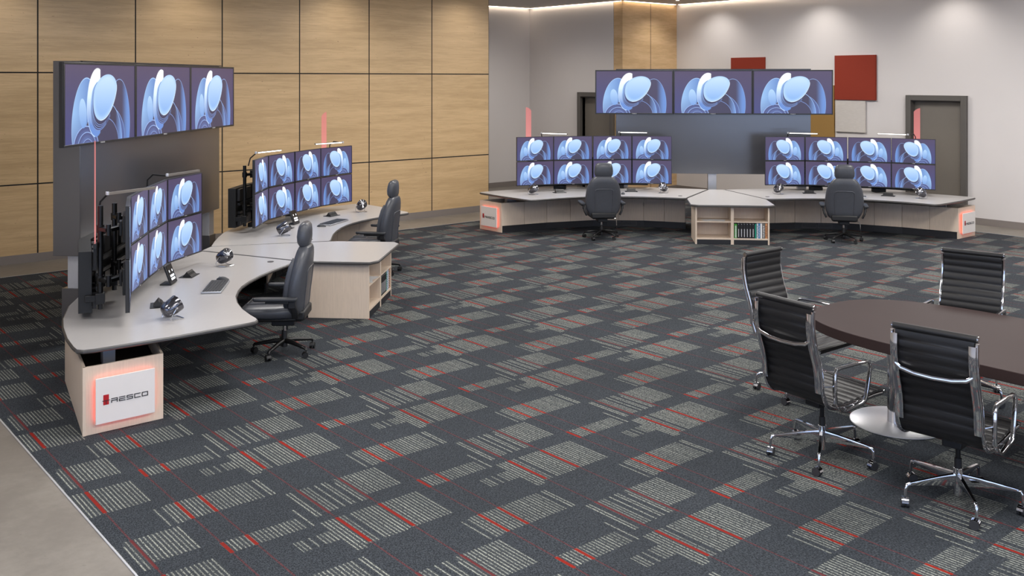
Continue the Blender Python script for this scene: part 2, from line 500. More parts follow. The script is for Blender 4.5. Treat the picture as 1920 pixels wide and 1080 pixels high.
wallbox('wall_right', XB-.2, YB-.2, XR, YB, 0, ZC, M['wall'])
# wall beside the recess with the first door (opening cut out)
DH = 2.50
wallbox('wall_recess_side_a', XM, 17.92, XM+.25, YG, 0, ZC, M['wall'])
wallbox('wall_recess_side_b', XM, YC+.31, XM+.25, 16.88, 0, ZC, M['wall'])
wallbox('wall_recess_side_c', XM, 16.88, XM+.25, 17.92, DH-.05, ZC, M['wall'])
wallbox('wall_column', XM, YC, XR+.02, YC+.3, 0, ZC, M['wood_column'])
for n, (x0, y0, x1, y1) in {'left': (XB, YW-.015, 13.254, YW), 'recess': (13.25, YG-.02, XM, YG), 'recess_side': (XM-.02, 18.03, XM, YG),
                            'column': (XM, YC-.015, XR, YC)}.items():
    o = wallbox('baseboard_'+n, x0, y0, x1, y1, 0, .134, M['base'])
o = MB(); o.box(XR-.01, (10.23+YC)/2, .067, .02, YC-10.23, .134); o.box(XR-.01, (8.97+YB)/2, .067, .02, 8.97-YB, .134)
struct(o.build('baseboard_back', M['base']))

def door(n, x, ya, yb, ztop, label=None):
    """door set in a wall that runs along Y, seen from -X; ya<yb outer frame edges"""
    root = bpy.data.objects.new('door_%d' % n, None); C.objects.link(root); root.location = (x, (ya+yb)/2, 0); struct(root)
    w = yb-ya; fw = .11
    mb = MB()
    mb.box(-.01, -w/2+fw/2, ztop/2, .10, fw, ztop); mb.box(-.01, w/2-fw/2, ztop/2, .10, fw, ztop)
    mb.box(-.01, 0, ztop-fw/2, .10, w-2*fw, fw)
    mb.build('door_frame', M['doorframe'], root, bevel=.006)
    # reveal
    mb = MB(); mb.box(.10, -w/2+fw-.012, (ztop-fw)/2, .14, .024, ztop-fw); mb.box(.10, w/2-fw+.012, (ztop-fw)/2, .14, .024, ztop-fw)
    mb.box(.10, 0, ztop-fw-.012, .14, w-2*fw, .024)
    mb.build('door_reveal', M['doorframe'], root)
    lf = MB().box(.15, 0, (ztop-fw)/2, .05, w-2*fw, ztop-fw-.01).build('door_leaf', M['door'], root, bevel=.004)
    hd = MB().cyl((.12, w/2-fw-.12, 1.05), (.06, w/2-fw-.12, 1.05), .012).cyl((.065, w/2-fw-.12, 1.05), (.065, w/2-fw-.26, 1.05), .011)
    hd.build('door_handle', M['alu'], lf)
    return root
door(2, XR-.04, 8.967, 10.229, 2.555)
door(1, XM-.04, 16.77, 18.03, 2.55)

# tall glowing windows, added behind the camera for bluish fill and reflections
M['sky_glass'] = emit('daylit_frosted_glass', (.50, .66, 1, 1), 1.5)
def added_window_set(n, x, y, L, rz):
    root = bpy.data.objects.new('window_%d' % n, None); C.objects.link(root); root.location = (x, y, 0); root.rotation_euler = (0, 0, rz); struct(root)
    z0, z1 = .35, 3.7
    MB().box(0, .02, (z0+z1)/2, L, .01, z1-z0).build('window_pane', M['sky_glass'], root)
    mb = MB(); mb.box(0, .035, z0, L+.1, .07, .07); mb.box(0, .035, z1, L+.1, .07, .07); mb.box(0, .035, 1.3, L, .05, .05)
    k = int(L/1.5)
    for i in range(k+1): mb.box(-L/2+L*i/k, .035, (z0+z1)/2, .06, .07, z1-z0)
    mb.build('window_frame', M['doorframe'], root)
added_window_set(1, 5.5, YB, 13, 0)
added_window_set(2, XB, 1.0, 10.5, -PI/2)

# cove light strips at the top of the walls
def cove(x0, y0, x1, y1, lab):
    L = math.hypot(x1-x0, y1-y0)
    t = thing('cove_light', lab, 'strip light', ((x0+x1)/2, (y0+y1)/2, ZC), math.atan2(y1-y0, x1-x0), 'cove strips along the ceiling edge')
    MB().box(0, 0, -.008, L-.02, .05, .016).build('housing', M['white'], t)
    MB().box(0, 0, -.020, L-.02, .03, .008).build('diffuser', M['cove'], t)
cove(13.3, YG-.05, XM-.05, YG-.05, 'warm strip light along the ceiling above the recessed grey wall')
cove(XM-.05, YC, XM-.05, YG-.1, 'warm strip light above the wall with the half hidden door')
cove(XM, YC-.05, XR-.1, YC-.05, 'warm strip light above the timber clad column')
cove(XR-.05, -6, XR-.05, YC-.1, 'long warm strip light along the top of the pale back wall')

# felt panels on the back wall
def wall_panel(y0, y1, z0, z1, mat, th, lab, name='mounted_felt_panel'):
    t = thing(name, lab, 'wall panel', (XR, (y0+y1)/2, z0), 0, None)
    MB().box(-th/2-.003, 0, (z1-z0)/2, th, y1-y0, z1-z0).build('felt_face', mat, t, bevel=.004)
    MB().box(-.0035, 0, (z1-z0)/2, .003, (y1-y0)*.8, (z1-z0)*.8).build('backing_board', M['base'], t)
    return t
wall_panel(10.927, 11.905, 2.43, 3.413, M['redpanel'], .06, 'large red square felt panel above the grey woven panel')
wall_panel(11.17, 11.895, 1.72, 2.412, M['greyfelt'], .05, 'pale grey woven square panel hung under the large red one')
wall_panel(11.925, 13.30, 1.35, 2.75, M['gold'], .04, 'ochre square panel half hidden behind the suspended displays')
wall_panel(13.765, 14.74, 2.43, 3.41, M['redpanel'], .06, 'small visible edge of a red square panel above the suspended displays')

# ------------------------------------------------------------------ lighting fixtures
def added_ceiling_panel(x, y, e, i, sx=2.2, sy=1.0):  # unseen panels, added to carry the general light of the room
    t = thing('ceiling_light', 'flush rectangular ceiling light panel over the carpeted floor', 'ceiling light', (x, y, ZC), 0, 'flush ceiling light panels')
    MB().box(0, 0, -.02, sx+.06, sy+.06, .04).build('light_frame', M['white'], t)
    MB().box(0, 0, -.043, sx, sy, .006).build('light_diffuser', M['fixture'], t)
    l = bpy.data.lights.new('panel_lamp', 'AREA'); l.shape = 'RECTANGLE'; l.size = sx; l.size_y = sy; l.energy = e; l.color = (1, .975, .95)
    lo = bpy.data.objects.new('panel_lamp', l); C.objects.link(lo); lo.location = (x, y, ZC-.06)
ADDED_PANELS = [(4.5, -3, 240), (9.5, -3, 130), (15, -3, 150), (4.5, 2, 130), (9.5, 2, 130), (15, 2, 180),
          (4.5, 7, 110), (9.5, 7, 130), (15.5, 7, 190), (5.5, 12, 110), (10.5, 12.5, 140), (15.5, 12.5, 190), (0, 2, 230), (0, 8, 70)]
for i, (x, y, e) in enumerate(ADDED_PANELS): added_ceiling_panel(x, y, e, i)
def downlight(x, y, e, lab, blend=.9, size=70, tilt=(0, 0)):
    t = thing('recessed_downlight', lab, 'downlight', (x, y, ZC), 0, None)
    MB().lathe([(.075, 0), (.075, -.012), (.055, -.012), (.05, -.004)], 20).build('trim_ring', M['white'], t)
    MB().lathe([(.001, -.005), (.05, -.005), (.05, -.009), (.001, -.009)], 20).build('lens', M['fixture'], t)
    l = bpy.data.lights.new('spot_lamp', 'SPOT'); l.energy = e; l.spot_size = R(size); l.spot_blend = blend; l.shadow_soft_size = .05; l.color = (1, .95, .89)
    lo = bpy.data.objects.new('spot_lamp', l); C.objects.link(lo); lo.location = (x, y, ZC-.03)
    lo.rotation_euler = (R(tilt[1]), R(tilt[0]), 0)
for k, yy in enumerate((15.1, 12.2, 9.2, 5.5)):
    downlight(XR-.85, yy, 62, ['wall washing downlight beside the timber column', 'wall washing downlight above the suspended displays',
              'wall washing downlight above the open grey door frame', 'wall washing downlight past the grey door'][k], size=110, tilt=(-24, 0))
downlight(15.0, 17.9, 190, 'downlight in the recess beside the timber wall end', size=150)  # added spot out of view, lifts the dark recess walls
downlight(18.4, YC-.9, 60, 'downlight in front of the timber clad column', size=100, tilt=(0, 20))
for k, xx in enumerate((3.3, 6.4, 9.4, 12.4)):
    downlight(xx, YW-.9, 45, 'timber wall downlight, number %s from the camera end' % ['one', 'two', 'three', 'four'][k], size=115, tilt=(0, 22))

w = bpy.data.worlds.new('world'); sc.world = w; w.use_nodes = True
w.node_tree.nodes['Background'].inputs[0].default_value = (.5, .5, .5, 1); w.node_tree.nodes['Background'].inputs[1].default_value = .05

# ------------------------------------------------------------------ prototypes on the consoles
Z0 = .70   # worktop height

def make_screen(w, h, z, y, mirror, parent, name='screen'):
    me = bpy.data.meshes.new(name)
    me.from_pydata([(-w/2, y, z), (w/2, y, z), (w/2, y, z+h), (-w/2, y, z+h)], [], [(0, 1, 2, 3)])
    uvl = me.uv_layers.new(name='UVMap')
    for i, (a, b) in enumerate(((0, 0), (1, 0), (1, 1), (0, 1))): uvl.data[i].uv = ((1-a) if mirror else a, b)
    me.materials.append(M['screen'])
    o = bpy.data.objects.new(name, me); C.objects.link(o); o.parent = parent
    return o
def make_monitor(mirror):
    W_, H_ = .768, .468
    t = thing('monitor', 'x', 'monitor')
    MB().box(0, .017, H_/2, W_, .030, H_).build('housing', M['bezel'], t, bevel=.003)
    mb = MB(); b = .008
    mb.box(0, -.001, H_-b/2, W_, .008, b); mb.box(0, -.001, b, W_, .008, 2*b)
    mb.box(-W_/2+b/2, -.001, H_/2, b, .008, H_-3*b); mb.box(W_/2-b/2, -.001, H_/2, b, .008, H_-3*b)
    bz = mb.build('bezel', M['bezel'], t)
    mb = MB(); letters(mb, 'TRESCO', -.024, .005, .0055, .007, .0035, .0014, -.0055, -.0048)
    mb.build('lettering', M['light_text'], bz)
    make_screen(W_-2*b, H_-3*b, 2*b, -.0002, mirror, t)
    MB().box(0, .045, H_/2, .36, .03, .24).build('rear_cover', M['black'], t, bevel=.008)
    return t
def make_tv():
    W_, H_ = 1.588, .905
    t = thing('suspended_display', 'x', 'display')
    MB().box(0, .028, H_/2, W_, .044, H_).build('housing', M['bezel'], t, bevel=.004)
    mb = MB(); b = .024
    mb.box(0, 0, H_-b/2, W_, .014, b); mb.box(0, 0, b/2, W_, .014, b)
    mb.box(-W_/2+b/2, 0, H_/2, b, .014, H_-2*b); mb.box(W_/2-b/2, 0, H_/2, b, .014, H_-2*b)
    bz = mb.build('bezel', M['bezel'], t, bevel=.002)
    mb = MB(); letters(mb, 'TRESCO', -.046, .006, .011, .011, .006, .0026, -.0085, -.0072)
    mb.build('lettering', M['light_text'], bz)
    make_screen(W_-2*b, H_-2*b, b, -.001, False, t)
    return t
P_mon = {False: Proto(make_monitor(False)), True: Proto(make_monitor(True))}
P_tv = Proto(make_tv())

def make_fan():
    t = thing('desk_fan', 'x', 'desk fan')
    Mx = Matrix.Translation((0, 0, .110)) @ Matrix.Rotation(R(62), 4, 'Y')
    mb = MB(); mb.lathe([(.026, -.098), (.048, -.092), (.064, -.074), (.072, -.04), (.076, .01), (.078, .062), (.075, .070), (.070, .066), (.068, .03)], 32, M4=Mx)
    body = mb.build('fan_body', M['fanshell'], t)
    mb = MB()
    for r_ in (.066, .054, .042, .030):
        mb.tube([Mx @ Vector((r_*math.cos(a), r_*math.sin(a), .070)) for a in [2*PI*k/28 for k in range(28)]], .0016, 5, closed=True)
    for k in range(12):
        a = 2*PI*k/12
        mb.tube([Mx @ Vector((.018*math.cos(a), .018*math.sin(a), .070)), Mx @ Vector((.069*math.cos(a), .069*math.sin(a), .067))], .0014, 5)
    g = mb.build('front_grille', M['chrome'], t)
    MB().lathe([(.001, .062), (.022, .062), (.022, .072), (.014, .077), (.001, .078)], 20, M4=Mx).build('grille_badge', M['alu'], g)
    mb = MB()
    for k in range(5):
        a = 2*PI*k/5
        q = [Mx @ Vector((r_*math.cos(a+da), r_*math.sin(a+da), z)) for r_, da, z in ((.012, -.3, .035), (.060, -.25, .045), (.060, .45, .025), (.012, .4, .03))]
        mb.add(q+[p+Vector((0, 0, -.002)) for p in q], [(0, 1, 2, 3), (7, 6, 5, 4), (0, 4, 5, 1), (1, 5, 6, 2), (2, 6, 7, 3), (3, 7, 4, 0)])
    mb.build('fan_blades', M['black'], t)
    # wire stand: pivots either side, loops back under the body
    mb = MB()
    for s_ in (-1, 1):
        mb.tube([(0.0, s_*.083, .110), (-.02, s_*.085, .085), (-.055, s_*.080, .03), (-.052, s_*.076, .008), (-.02, s_*.074, .0045), (.05, s_*.070, .0045), (.080, s_*.066, .0045)], .0042, 8)
    mb.tube([(.080, -.066, .0045), (.083, 0, .0045), (.080, .066, .0045)], .0042, 8)
    st = mb.build('wire_stand', M['chrome'], t)
    mb = MB()
    for s_ in (-1, 1): mb.cyl((0, s_*.072, .110), (0, s_*.092, .110), .009, 12)
    mb.build('pivot_knob', M['chrome'], st)
    return t
M['fanshell'] = plain('gunmetal_fan_shell', lin(104, 104, 110), .16, metal=.95, var=.05)
P_fan = Proto(make_fan())
def make_outlet():
    t = thing('desk_outlet', 'x', 'desk power outlet')
    MB().box(0, 0, .003, .24, .15, .006).build('base_plate', M['black'], t, bevel=.001)
    y0, y1, h = -.055, .045, .062
    mb = MB(); mb.add([(-.085, y0, .006), (.085, y0, .006), (.085, y1, .006), (-.085, y1, .006), (-.085, .0, h), (.085, .0, h)],
                      [(0, 1, 5, 4), (1, 2, 5), (2, 3, 4, 5), (3, 0, 4), (0, 3, 2, 1)])
    b = mb.build('pop_up_housing', M['bezel'], t)
    n = Vector((0, -h+.006, .055)).normalized()
    mb = MB()
    for k in range(4):
        x_ = -.057+k*.038
        c = Vector((x_, -.026, .035)); a = math.atan2(h-.006, .055)
        mx = Matrix.Translation(c) @ Matrix.Rotation(a, 4, 'X')
        mb.box(0, 0, .003, .026, .026, .005, M4=mx)
    mb.build('socket', M['black'], b)
    return t
P_out = Proto(make_outlet())
def make_phone():
    t = thing('intercom_phone', 'x', 'intercom phone')
    mx = Matrix.Translation((0, 0, .008)) @ Matrix.Rotation(R(-20), 4, 'X')
    MB().box(0, 0, .105, .20, .022, .21, M4=mx).build('phone_body', M['bezel'], t, bevel=.004)
    MB().box(0, -.0125, .115, .17, .003, .17, M4=mx).build('touch_panel', M['glassdark'], t)
    mb = MB()
    for r_ in range(2):
        for c_ in range(4):
            mb.box(-.046+c_*.031, -.0150, .050+r_*.034, .024, .002, .024, M4=mx)
    mb.box(-.042, -.015, .135, .018, .002, .026, M4=mx); mb.box(.045, -.015, .135, .018, .002, .026, M4=mx)
    mb.build('key_block', M['button'], t)
    MB().box(0, .06, .006, .18, .12, .010).build('foot', M['black'], t, bevel=.002)
    return t
P_ph = Proto(make_phone())
def make_keyboard():
    t = thing('keyboard', 'x', 'keyboard')
    mb = MB(); mb.prism([(-.29, -.10), (.29, -.10), (.29, .10), (-.29, .10)], .002, .020); mb.build('keyboard_body', M['silver'], t, bevel=.004)
    mb = MB()
    for r_ in range(6):
        n = 19 if r_ else 17
        for k in range(n):
            w_ = .55/n
            if r_ == 0 and 5 <= k <= 9 and k != 7: continue
            ww = w_*.86 if not (r_ == 0 and k == 7) else w_*4.8
            mb.box(-.275+w_*(k+.5), -.080+r_*.031, .0225, ww, .025, .007)
    o = mb.build('keycaps', M['keys'], t); o['kind'] = 'stuff'
    return t
P_kb = Proto(make_keyboard())
def make_mouse():
    t = thing('mouse', 'x', 'computer mouse')
    rings = []
    for k in range(9):
        f = k/8; y = -.065+.13*f; w_ = .036*math.sin(PI*min(.96, max(.06, f)))**.45; h = .036*math.sin(PI*min(.95, max(.06, f*.9+.03)))**.6
        rings.append([(w_*math.cos(a), y, max(.001, h*math.sin(a))) for a in [PI*i/12 for i in range(13)]])
    MB().loft(rings).build('mouse_shell', M['keys'], t)
    MB().cyl((-.005, .032, .030), (.005, .032, .030), .010, 14).build('scroll_wheel', M['silver'], t)
    return t
P_ms = Proto(make_mouse())

M['lampgrey'] = plain('lamp_grey', lin(112, 106, 100), .5, var=.03)
def make_lamp(sg=1, down=False, reach=.10):
    """light bar, root at its joint; bar runs along +x"""
    t = thing('light_bar', 'x', 'light bar')
    L = .56
    MB().box(L/2, 0, 0, L, .028, .016).box(L/2, .013, -.012, L, .002, .009).box(L/2, -.013, -.012 if down else 0, L, .002, .009).build('bar_housing', M['lampgrey'], t, bevel=.003)
    (MB().box(L/2+.01, 0, -.0085, L-.04, .020, .002) if down else MB().box(L/2+.01, -sg*.0105, -.0035, L-.04, .012, .012)).build('bar_diffuser', M['led'], t)
    MB().lathe([(.001, -.016), (.016, -.016), (.018, 0), (.016, .016), (.001, .016)], 16).build('joint', M['alu'], t)
    mb = MB(); mb.tube([(0, 0, -.01), (-.02, sg*reach*.7, -.08 if reach < .2 else .0), (-.02, sg*reach, -.19 if reach < .2 else -.06)]+([(-.02, sg*(reach+.01), -.2)] if reach > .2 else []), .009, 8); mb.build('arm', M['black'], t)
    return t
P_lamp = {}
def make_beacon():
    t = thing('status_beacon', 'x', 'status light')
    w_, z0, z1, th = .112, 0, .94, .010
    pts = [(-w_/2, z0), (w_/2, z0), (w_/2, z1-.07), (w_/2-.03, z1-.035), (w_/2-.07, z1-.01), (-w_/2, z1)]
    n = len(pts)
    mb = MB().add([(x, -th/2, z) for x, z in pts]+[(x, th/2, z) for x, z in pts],
                  [tuple(range(n)), tuple(range(2*n-1, n-1, -1))]+[(i, i+n, (i+1) % n+n, (i+1) % n) for i in range(n)])
    mb.build('lit_blade', M['blade'], t)
    mb = MB(); mb.box(0, 0, -.012, .13, .03, .045); mb.build('led_base', M['shell'], t, bevel=.002)
    MB().box(0, 0, -.12, .03, .03, .22).build('mounting_post', M['satin'], t, bevel=.002)
    return t
M['bladebase'] = emit('red_edge_light', (1, .10, .08, 1), 2.2)
P_bea = Proto(make_beacon())

# 24-hour operator chair, faces +x
def make_operator_chair():
    t = thing('operator_chair', 'x', 'chair')
    def ring(z, cx, hx, hy, n=3.0, N=28, lean=0):
        out = []
        for k in range(N):
            a = 2*PI*k/N; c, s = math.cos(a), math.sin(a)
            out.append((cx+hx*math.copysign(abs(c)**(2/n), c), hy*math.copysign(abs(s)**(2/n), s), z))
        return out
    secs = [(.435, -.155, .03, .17), (.445, -.15, .065, .225), (.48, -.145, .085, .27), (.55, -.145, .095, .305), (.65, -.15, .098, .322), (.76, -.165, .098, .325),
            (.86, -.18, .094, .315), (.95, -.195, .090, .295), (1.03, -.21, .084, .262), (1.09, -.22, .076, .222), (1.13, -.225, .062, .178), (1.15, -.23, .030, .12)]
    bk = MB().loft([ring(z, cx, hx, hy, 2.7) for z, cx, hx, hy in secs]).build('backrest', M['leather'], t)
    # seam of the inset rear panel
    def rear(y, z):
        for (z0, c0, a0, b0), (z1, c1, a1, b1) in zip(secs, secs[1:]):
            if z0 <= z <= z1:
                f = (z-z0)/(z1-z0); cx = c0+(c1-c0)*f; hx = a0+(a1-a0)*f; hy = b0+(b1-b0)*f
                return (cx-hx*max(0, 1-abs(y/hy)**2.7)**(1/2.7), y, z)
    path = [(-.15, .47), (-.158, .60), (-.165, .72), (-.168, .84), (-.16, .895), (-.13, .915), (0, .920), (.13, .915), (.16, .895), (.168, .84), (.165, .72), (.158, .60), (.15, .47)]
    dense = []
    for (a, b), (c, d) in zip(path, path[1:]):
        for q in range(4): dense.append((a+(c-a)*q/4, b+(d-b)*q/4))
    MB().tube([rear(y, z) for y, z in dense], .0075, 8).build('rear_panel_seam', M['leather'], bk)
    # bolsters down the front of the back
    mb = MB()
    for s_ in (-1, 1):
        mb.tube([(cx+hx*.82, s_*(hy*.72), z) for z, cx, hx, hy in secs[2:9]], [.02, .036, .042, .044, .042, .036, .02], 10)
    mb.build('side_bolster', M['leather'], bk)
    hsec = [(1.138, -.217, .030, .120), (1.146, -.215, .052, .150), (1.18, -.212, .068, .168), (1.24, -.212, .072, .172), (1.30, -.216, .068, .163), (1.35, -.22, .058, .148), (1.376, -.222, .036, .124), (1.386, -.224, .012, .08)]
    hr = MB().loft([ring(z, cx, hx, hy, 2.6) for z, cx, hx, hy in hsec]).build('headrest', M['leather'], t)
    MB().cyl((-.225, -.05, 1.10), (-.22, -.05, 1.18), .008).cyl((-.225, .05, 1.10), (-.22, .05, 1.18), .008).build('headrest_post', M['satin'], hr)
    # seat
    rs = []
    for x, cz, hz, hy in ((-.17, .47, .05, .20), (-.155, .47, .075, .245), (-.08, .475, .082, .268), (.05, .470, .080, .275), (.20, .470, .078, .275), (.33, .470, .074, .268), (.40, .462, .062, .25), (.435, .452, .040, .215), (.445, .448, .015, .16)):
        rr = []
        for k in range(28):
            a = 2*PI*k/28; c, s = math.cos(a), math.sin(a); n = 3
            rr.append((x, hy*math.copysign(abs(c)**(2/n), c), cz+hz*math.copysign(abs(s)**(2/n), s)))
        rs.append(rr)
    st = MB().loft(rs).build('seat', M['leather'], t)
    mb = MB()
    for x0, x1 in ((.0, .14), (.17, .36)):
        pts = [(x0, -.13, .551), (x1, -.13, .549), (x1, .13, .549), (x0, .13, .551)]
        mb.tube([Vector(p) for p in pts], .006, 6, closed=True)
    mb.build('seat_seam', M['leather'], st)
    # shell, arms, mechanism
    mb = MB(); mb.prism([(-.22, -.20), (.22, -.22), (.30, -.17), (.30, .17), (.22, .22), (-.22, .20)], .375, .415); mb.box(-.20, 0, .44, .10, .44, .10)
    mb.build('seat_shell', M['shell'], t, bevel=.02, seg=3)
    MB().box(0.0, 0, .345, .24, .18, .08).build('tilt_mechanism', M['shell'], t, bevel=.012)
    for s_ in (-1, 1):
        mb = MB(); mb.prism([(-.20, s_*.325), (.16, s_*.318), (.235, s_*.335), (.25, s_*.365), (.235, s_*.395), (.16, s_*.41), (-.20, s_*.405)], .628, .664)
        ar = mb.build('armrest', M['armpad'], t, bevel=.012, seg=3)
        mb = MB(); mb.box(-.145, s_*.350, .60, .075, .035, .10); mb.tube([(-.145, s_*.35, .60), (-.17, s_*.338, .52), (-.17, s_*.30, .44)], .024, 8, flat=(.018, .036))
        mb.box(0, s_*.365, .616, .24, .045, .026)
        mb.build('arm_bracket', M['shell'], ar, bevel=.006)
    lv = MB().tube([(.02, -.10, .36), (.03, -.26, .35), (.03, -.28, .30), (.03, -.285, .22)], .006, 8).build('height_lever', M['chrome'], t)
    MB().tube([(.03, -.285, .22), (.03, -.285, .17)], .010, 8).build('lever_grip', M['black'], lv)
    MB().cyl((0, 0, .235), (0, 0, .31), .018).build('gas_lift', M['chrome'], t)
    hb = MB().cyl((0, 0, .07), (0, 0, .24), .034, r2=.028).build('base_hub', M['shell'], t, bevel=.004)
    for k in range(5):
        a = 2*PI*k/5; c, s = math.cos(a), math.sin(a)
        pts = [(.02*c, .02*s, .135), (.12*c, .12*s, .128), (.24*c, .24*s, .108), (.315*c, .315*s, .095), (.325*c, .325*s, .078)]
        leg = MB().tube(pts, [.027, .024, .019, .017, .014], 10).build('leg', M['satin'], t)
        caster(leg, .325*c, .325*s, a+.9, .030, M['shell'], M['black'])
    return t
def caster(parent, x, y, a, r, hoodmat, wheelmat):
    c, s = math.cos(a), math.sin(a); ax = Vector((-s, c, 0)); off = Vector((c, s, 0))*(-.012)
    ct = Vector((x, y, r))+off
    mb = MB()
    for sg in (-1, 1): mb.cyl(ct+ax*sg*.008, ct+ax*sg*.026, r, 18)
    mb.cyl(ct-ax*.012, ct+ax*.012, .007, 8)
    mb.cyl((x, y, r), (x, y, r+.055), .006, 8)
    mb.build('caster', wheelmat, parent)
    rings = []
    for sg in (-.021, -.007, .007, .021):
        ring = []
        for k in range(9):
            q = PI*(.05+.9*k/8)
            d = Vector((c, s, 0))*math.cos(q)+Vector((0, 0, 1))*math.sin(q)
            ring.append(ct+ax*sg+d*(r+.005))
        rings.append(ring)
    MB().loft(rings, cap=False, close=False).build('caster_hood', hoodmat, parent)
P_op = Proto(make_operator_chair())

# ------------------------------------------------------------------ the two consoles
ARC = [(.89, 1.97), (1.665, 2.045), (2.435, 1.895), (3.20, 1.705), (3.885, 1.375)]
S_DESK = [(.158, 2.30), (.30, 1.945), (.715, .868), (.78, .858), (1.0, .905), (1.3, .965), (1.6, 1.0), (1.9, 1.01), (2.15, .995), (2.36, .955), (2.61, .885), (2.87, .77), (3.12, .625), (3.34, .465), (3.46, .365), (3.52, .335), (3.58, .335), (3.64, .375),
          (3.72, .450), (4.16, .875), (4.375, 1.115), (4.57, 1.33), (4.61, 1.40), (4.60, 1.47), (4.52, 1.545), (4.28, 1.735), (3.94, 1.965), (3.65, 2.135), (3.15, 2.36), (2.77, 2.475), (2.2, 2.575), (1.7, 2.60), (1.28, 2.575), (.90, 2.50), (.54, 2.41)]
C_DESK = [(-.143, 2.30), (-.692, .866), (-.722, .75), (-.73, -.03), (-.60, -.12), (.60, -.12), (.73, -.03), (.722, .75), (.692, .866), (.143, 2.30)]
def inset(pts, d):
    n = len(pts); area = sum(pts[i][0]*pts[(i+1) % n][1]-pts[(i+1) % n][0]*pts[i][1] for i in range(n)); sg = 1 if area > 0 else -1
    out = []
    for i in range(n):
        a, b, c = Vector(pts[i-1]), Vector(pts[i]), Vector(pts[(i+1) % n])
        n1 = (b-a).normalized(); n2 = (c-b).normalized()
        m = Vector((-(n1.y+n2.y), n1.x+n2.x)); m = m.normalized() if m.length > 1e-6 else Vector((-n1.y, n1.x))
        k = d/max(.4, m.dot(Vector((-n1.y, n1.x))))
        out.append((b.x+m.x*k*sg, b.y+m.y*k*sg))
    return out
def desk_top(root, pts, off):
    """edge band with a rounded outer profile and a laminate surface on it"""
    mb = MB(); rings = []
    for d, z in ((.030, Z0-.036), (.010, Z0-.034), (.0, Z0-.024), (.002, Z0-.010), (.012, Z0-.001)):
        rings.append([(x, y, z) for x, y in inset(pts, d)])
    mb.loft(rings); mb.build('edge_band', M['edge'], root, off)
    mb = MB(); q = inset(pts, .014); mb.prism(q, Z0-.004, Z0+.0005); mb.build('laminate_top', M['laminate'], root, off)

CONS = {
 'timber': dict(ang=45, o=(12.09, 2.737), nm='timber wall console', bank={-1: 'near wing', 1: 'far wing'}),
 'back': dict(ang=-45, o=(2.352, 17.135), nm='pale wall console', bank={-1: 'left wing', 1: 'right wing'})}

def books(W, con, rot, nm):
    specs = [('green', lin(56, 150, 44)), ('black', lin(22, 22, 24)), ('black', lin(22, 22, 24)), ('black', lin(22, 22, 24)), ('black', lin(22, 22, 24)), ('black', lin(22, 22, 24)), ('black', lin(22, 22, 24)),
             ('teal', lin(20, 136, 112)), ('pale blue', lin(196, 210, 222)), ('blue and white', lin(70, 130, 180)), ('white', lin(226, 224, 222)), ('grey', lin(112, 108, 104)), ('orange', lin(206, 140, 92))]
    ths = [.049]+[.0484]*6+[.031, .031, .029, .033, .048, .038]
    x = .034
    nth = ['first', 'second', 'third', 'fourth', 'fifth', 'sixth']; kb = 0
    for i, ((cn, col), th) in enumerate(zip(specs, ths)):
        h = .262-(.012 if cn in ('green', 'teal') else .0); d = .22
        lab = '%s book, %s of the six black volumes in the shelf cabinet, %s' % (cn, nth[kb], nm) if cn == 'black' else '%s book spine in the shelf cabinet of the %s' % (cn, nm)
        if cn == 'black': kb += 1
        p = W(x+th/2, .012); t = thing('book', lab, 'book', (p[0], p[1], .1155), rot, 'books in the cabinet of the '+nm)
        key = 'book_'+cn
        if key not in M: M[key] = plain(key.replace(' ', '_'), col, .5, var=.05)
        mb = MB(); mb.box(-th/2+.002, d/2, h/2, .003, d, h); mb.box(th/2-.002, d/2, h/2, .003, d, h); mb.box(0, .0015, h/2, th-.001, .003, h)
        cv = mb.build('cover', M[key], t)
        MB().box(0, d/2, h/2, th-.006, d-.008, h-.012).build('pages', M['paper'], t)
        # title strip on the spine
        tw = th*.30
        mb = MB()
        if cn == 'black':
            for q in range(9): mb.box(0, -.0006, .030+q*.0155, tw, .0012, .010)
            mb.box(0, -.0006, h-.018, tw*.5, .0012, .008)
            mb.build('title', M['light_text'], cv)
        elif cn == 'green':
            for q in range(10): mb.box(.002, -.0006, .020+q*.021, th*.5, .0012, .014)
            mb.build('title', M['light_text'], cv)
        elif cn in ('grey', 'orange', 'blue and white', 'pale blue'):
            for q in range(7): mb.box((q % 2)*.004-.002, -.0006, .03+q*.03, th*.45, .0012, .012)
            mb.build('title', M['ink'] if cn in ('orange', 'pale blue') else M['light_text'], cv)
        x += th+.0016

